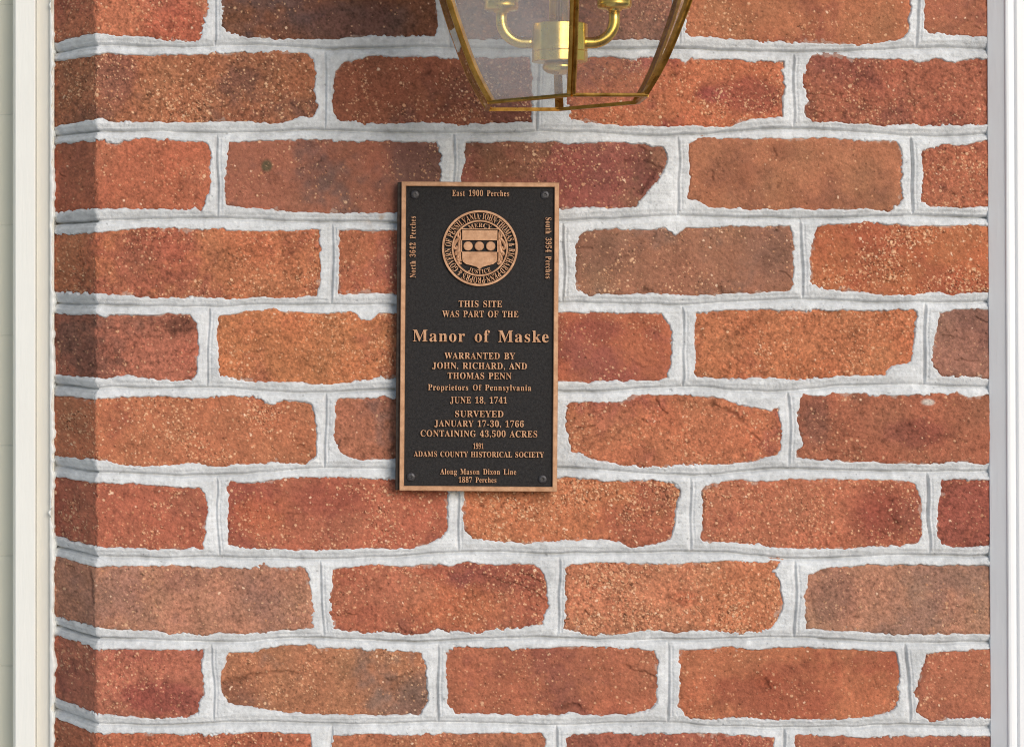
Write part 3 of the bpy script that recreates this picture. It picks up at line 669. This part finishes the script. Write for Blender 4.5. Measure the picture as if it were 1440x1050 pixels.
for k in range(6):
    a, c = ANG[k], ANG[k] + R(60); am = .5*(a+c)
    fr_ = [(0.0, 0.0), (.085, .0011), (.5, .0011), (.915, .0011), (1.0, 0.0)]
    vs = []; n = len(prof); nf_ = len(fr_)
    for side in (1, -1):
        for kk, (r, z) in enumerate(prof):
            p, q = Vector(vtx(r-.0004, a, z)), Vector(vtx(r-.0004, c, z))
            for f_, o_ in fr_:
                dep = (o_ if 0 < kk < n-1 else 0) * side + .0006*side
                pt = p.lerp(q, f_) + Vector((math.cos(am), math.sin(am), 0))*dep
                vs.append(pt)
    fs = []
    for s_ in range(2):
        b0 = s_*n*nf_
        for kk in range(n-1):
            for i in range(nf_-1):
                fs.append((b0+kk*nf_+i, b0+kk*nf_+i+1, b0+(kk+1)*nf_+i+1, b0+(kk+1)*nf_+i))
    h = n*nf_
    for kk in range(n-1):
        fs += [(kk*nf_, (kk+1)*nf_, h+(kk+1)*nf_, h+kk*nf_), (kk*nf_+nf_-1, (kk+1)*nf_+nf_-1, h+(kk+1)*nf_+nf_-1, h+kk*nf_+nf_-1)]
    for i in range(nf_-1): fs += [(i, i+1, h+i+1, h+i), ((n-1)*nf_+i, (n-1)*nf_+i+1, h+(n-1)*nf_+i+1, h+(n-1)*nf_+i)]
    gp = mesh("glass_pane", vs, fs, M_reflection_veil if k == 5 else M_glass, lan)
    if k == 5: gp["label"] = "front left glass pane with a pale painted reflection"
# candle cluster, drawn on the axis plane
LC = (D - LY)/D
def ax(px, py, dy=0): return (((px-X0)*K*LC) - LX, dy, (Y0-py)*K*LC - .22)
hx = ax(787, 0)[0]; KC = K*LC
hub = MB(); z0, z1 = ax(0,87.5)[2], ax(0,34)[2]; zr = ax(0,73)[2]
n_hub = 96
hub.lathe([(.006,z0),(.0225,z0),(.0232,z0+.0006),(.0232,zr-.0005),(.0227,zr),(.0232,zr+.0005),(.0232,z1-.0007),(.0225,z1),(.006,z1)], n_hub, (hx,0,0))
hub.v = [(hx+(x-hx)*(1+.012*math.cos(11*math.atan2(y, x-hx))), y*(1+.012*math.cos(11*math.atan2(y, x-hx))), z) for x, y, z in hub.v]  # ribs added to the shape to imitate reflection bands
hub.build("hub", M_brass, lan, False)
fin = MB(); zf = ax(0,98)[2]; zf += .002; fin.lathe([(.0005,zf-.0068)]+[(.0145*math.cos(R(t)), .0066*math.sin(R(t))+zf) for t in range(-75,80,10)]+[(.009,zf+.0066),(.009,zf+.012)], 36, (hx,0,0)); fin.build("finial", M_brass, lan, True)
st = MB()
for px in (778, 794): st.tube([(ax(px,0)[0], 0, z1-.001), (ax(px,0)[0], 0, .30)], .0036)
st.build("stem", M_brass, lan, True)
def arm(px, py):
    za = ax(0,60.5)[2]; xa = ax(px,0)[0]; s_ = 1 if px > 787 else -1; rb = .019; r_ = .0048
    path = [(hx + s_*.021, 0, za), (xa - s_*(rb+.004), 0, za)]
    path += [(xa - s_*rb + s_*rb*math.sin(R(t)), 0, za + rb - rb*math.cos(R(t))) for t in range(0, 91, 9)]
    zs = ax(0,py)[2]; path += [(xa, 0, zs+.001)]
    MB().tube(path, r_, 20).build("arm", M_brass, lan, True)
    so = MB(); so.lathe([(.005,zs-.0022),(.0062,zs-.0018),(.0066,zs-.0004),(.0125,zs),(.0142,zs+.0012),(.0147,zs+.004),(.0142,zs+.0075),(.0150,zs+.0085),(.0150,zs+.011),(.0143,zs+.013),(.0143,zs+.034),(.0150,zs+.036),(.010,zs+.037)], 40, (xa,0,0)); sk = so.build("socket", M_brass, lan, True)
    cd = MB(); cd.lathe([(.0105,zs+.036),(.0105,zs+.095),(.006,zs+.096)], 28, (xa,0,0)); cd.build("candle", M_candle, lan, False)
arm(705, 15.5); arm(864, 12.5)
# roof, crown and bracket above the photo's edge
RT, ZTp = prof[-1]
rf = MB(); rr = []
for r, dz in ((RT+.004,.009),(RT+.004,.013),(.125,.032),(.095,.052),(.066,.066),(.045,.072),(.045,.082),(.028,.094),(.010,.10)):
    rr.append([(r*math.cos(a), r*math.sin(a), ZTp+dz) for a in ANG])
rf.sweep(rr); rf.build("roof", M_brass_old, lan)
br = MB(); br.tube([(0,0,ZTp+.095),(0,0,ZTp+.125),(0,.02,ZTp+.15),(0,.07,ZTp+.16),(0,.13,ZTp+.15),(0,LY-.012,ZTp+.13)], .007); br.build("bracket", M_brass_old, lan, True)
bp = MB(); bp.lathe([(.055,0),(.055,.006),(.045,.014),(.012,.02)], 40); o = bp.build("backplate", M_brass_old, lan, True); o.rotation_euler = (R(90),0,0); o.location = (0, LY-.001, ZTp+.13)
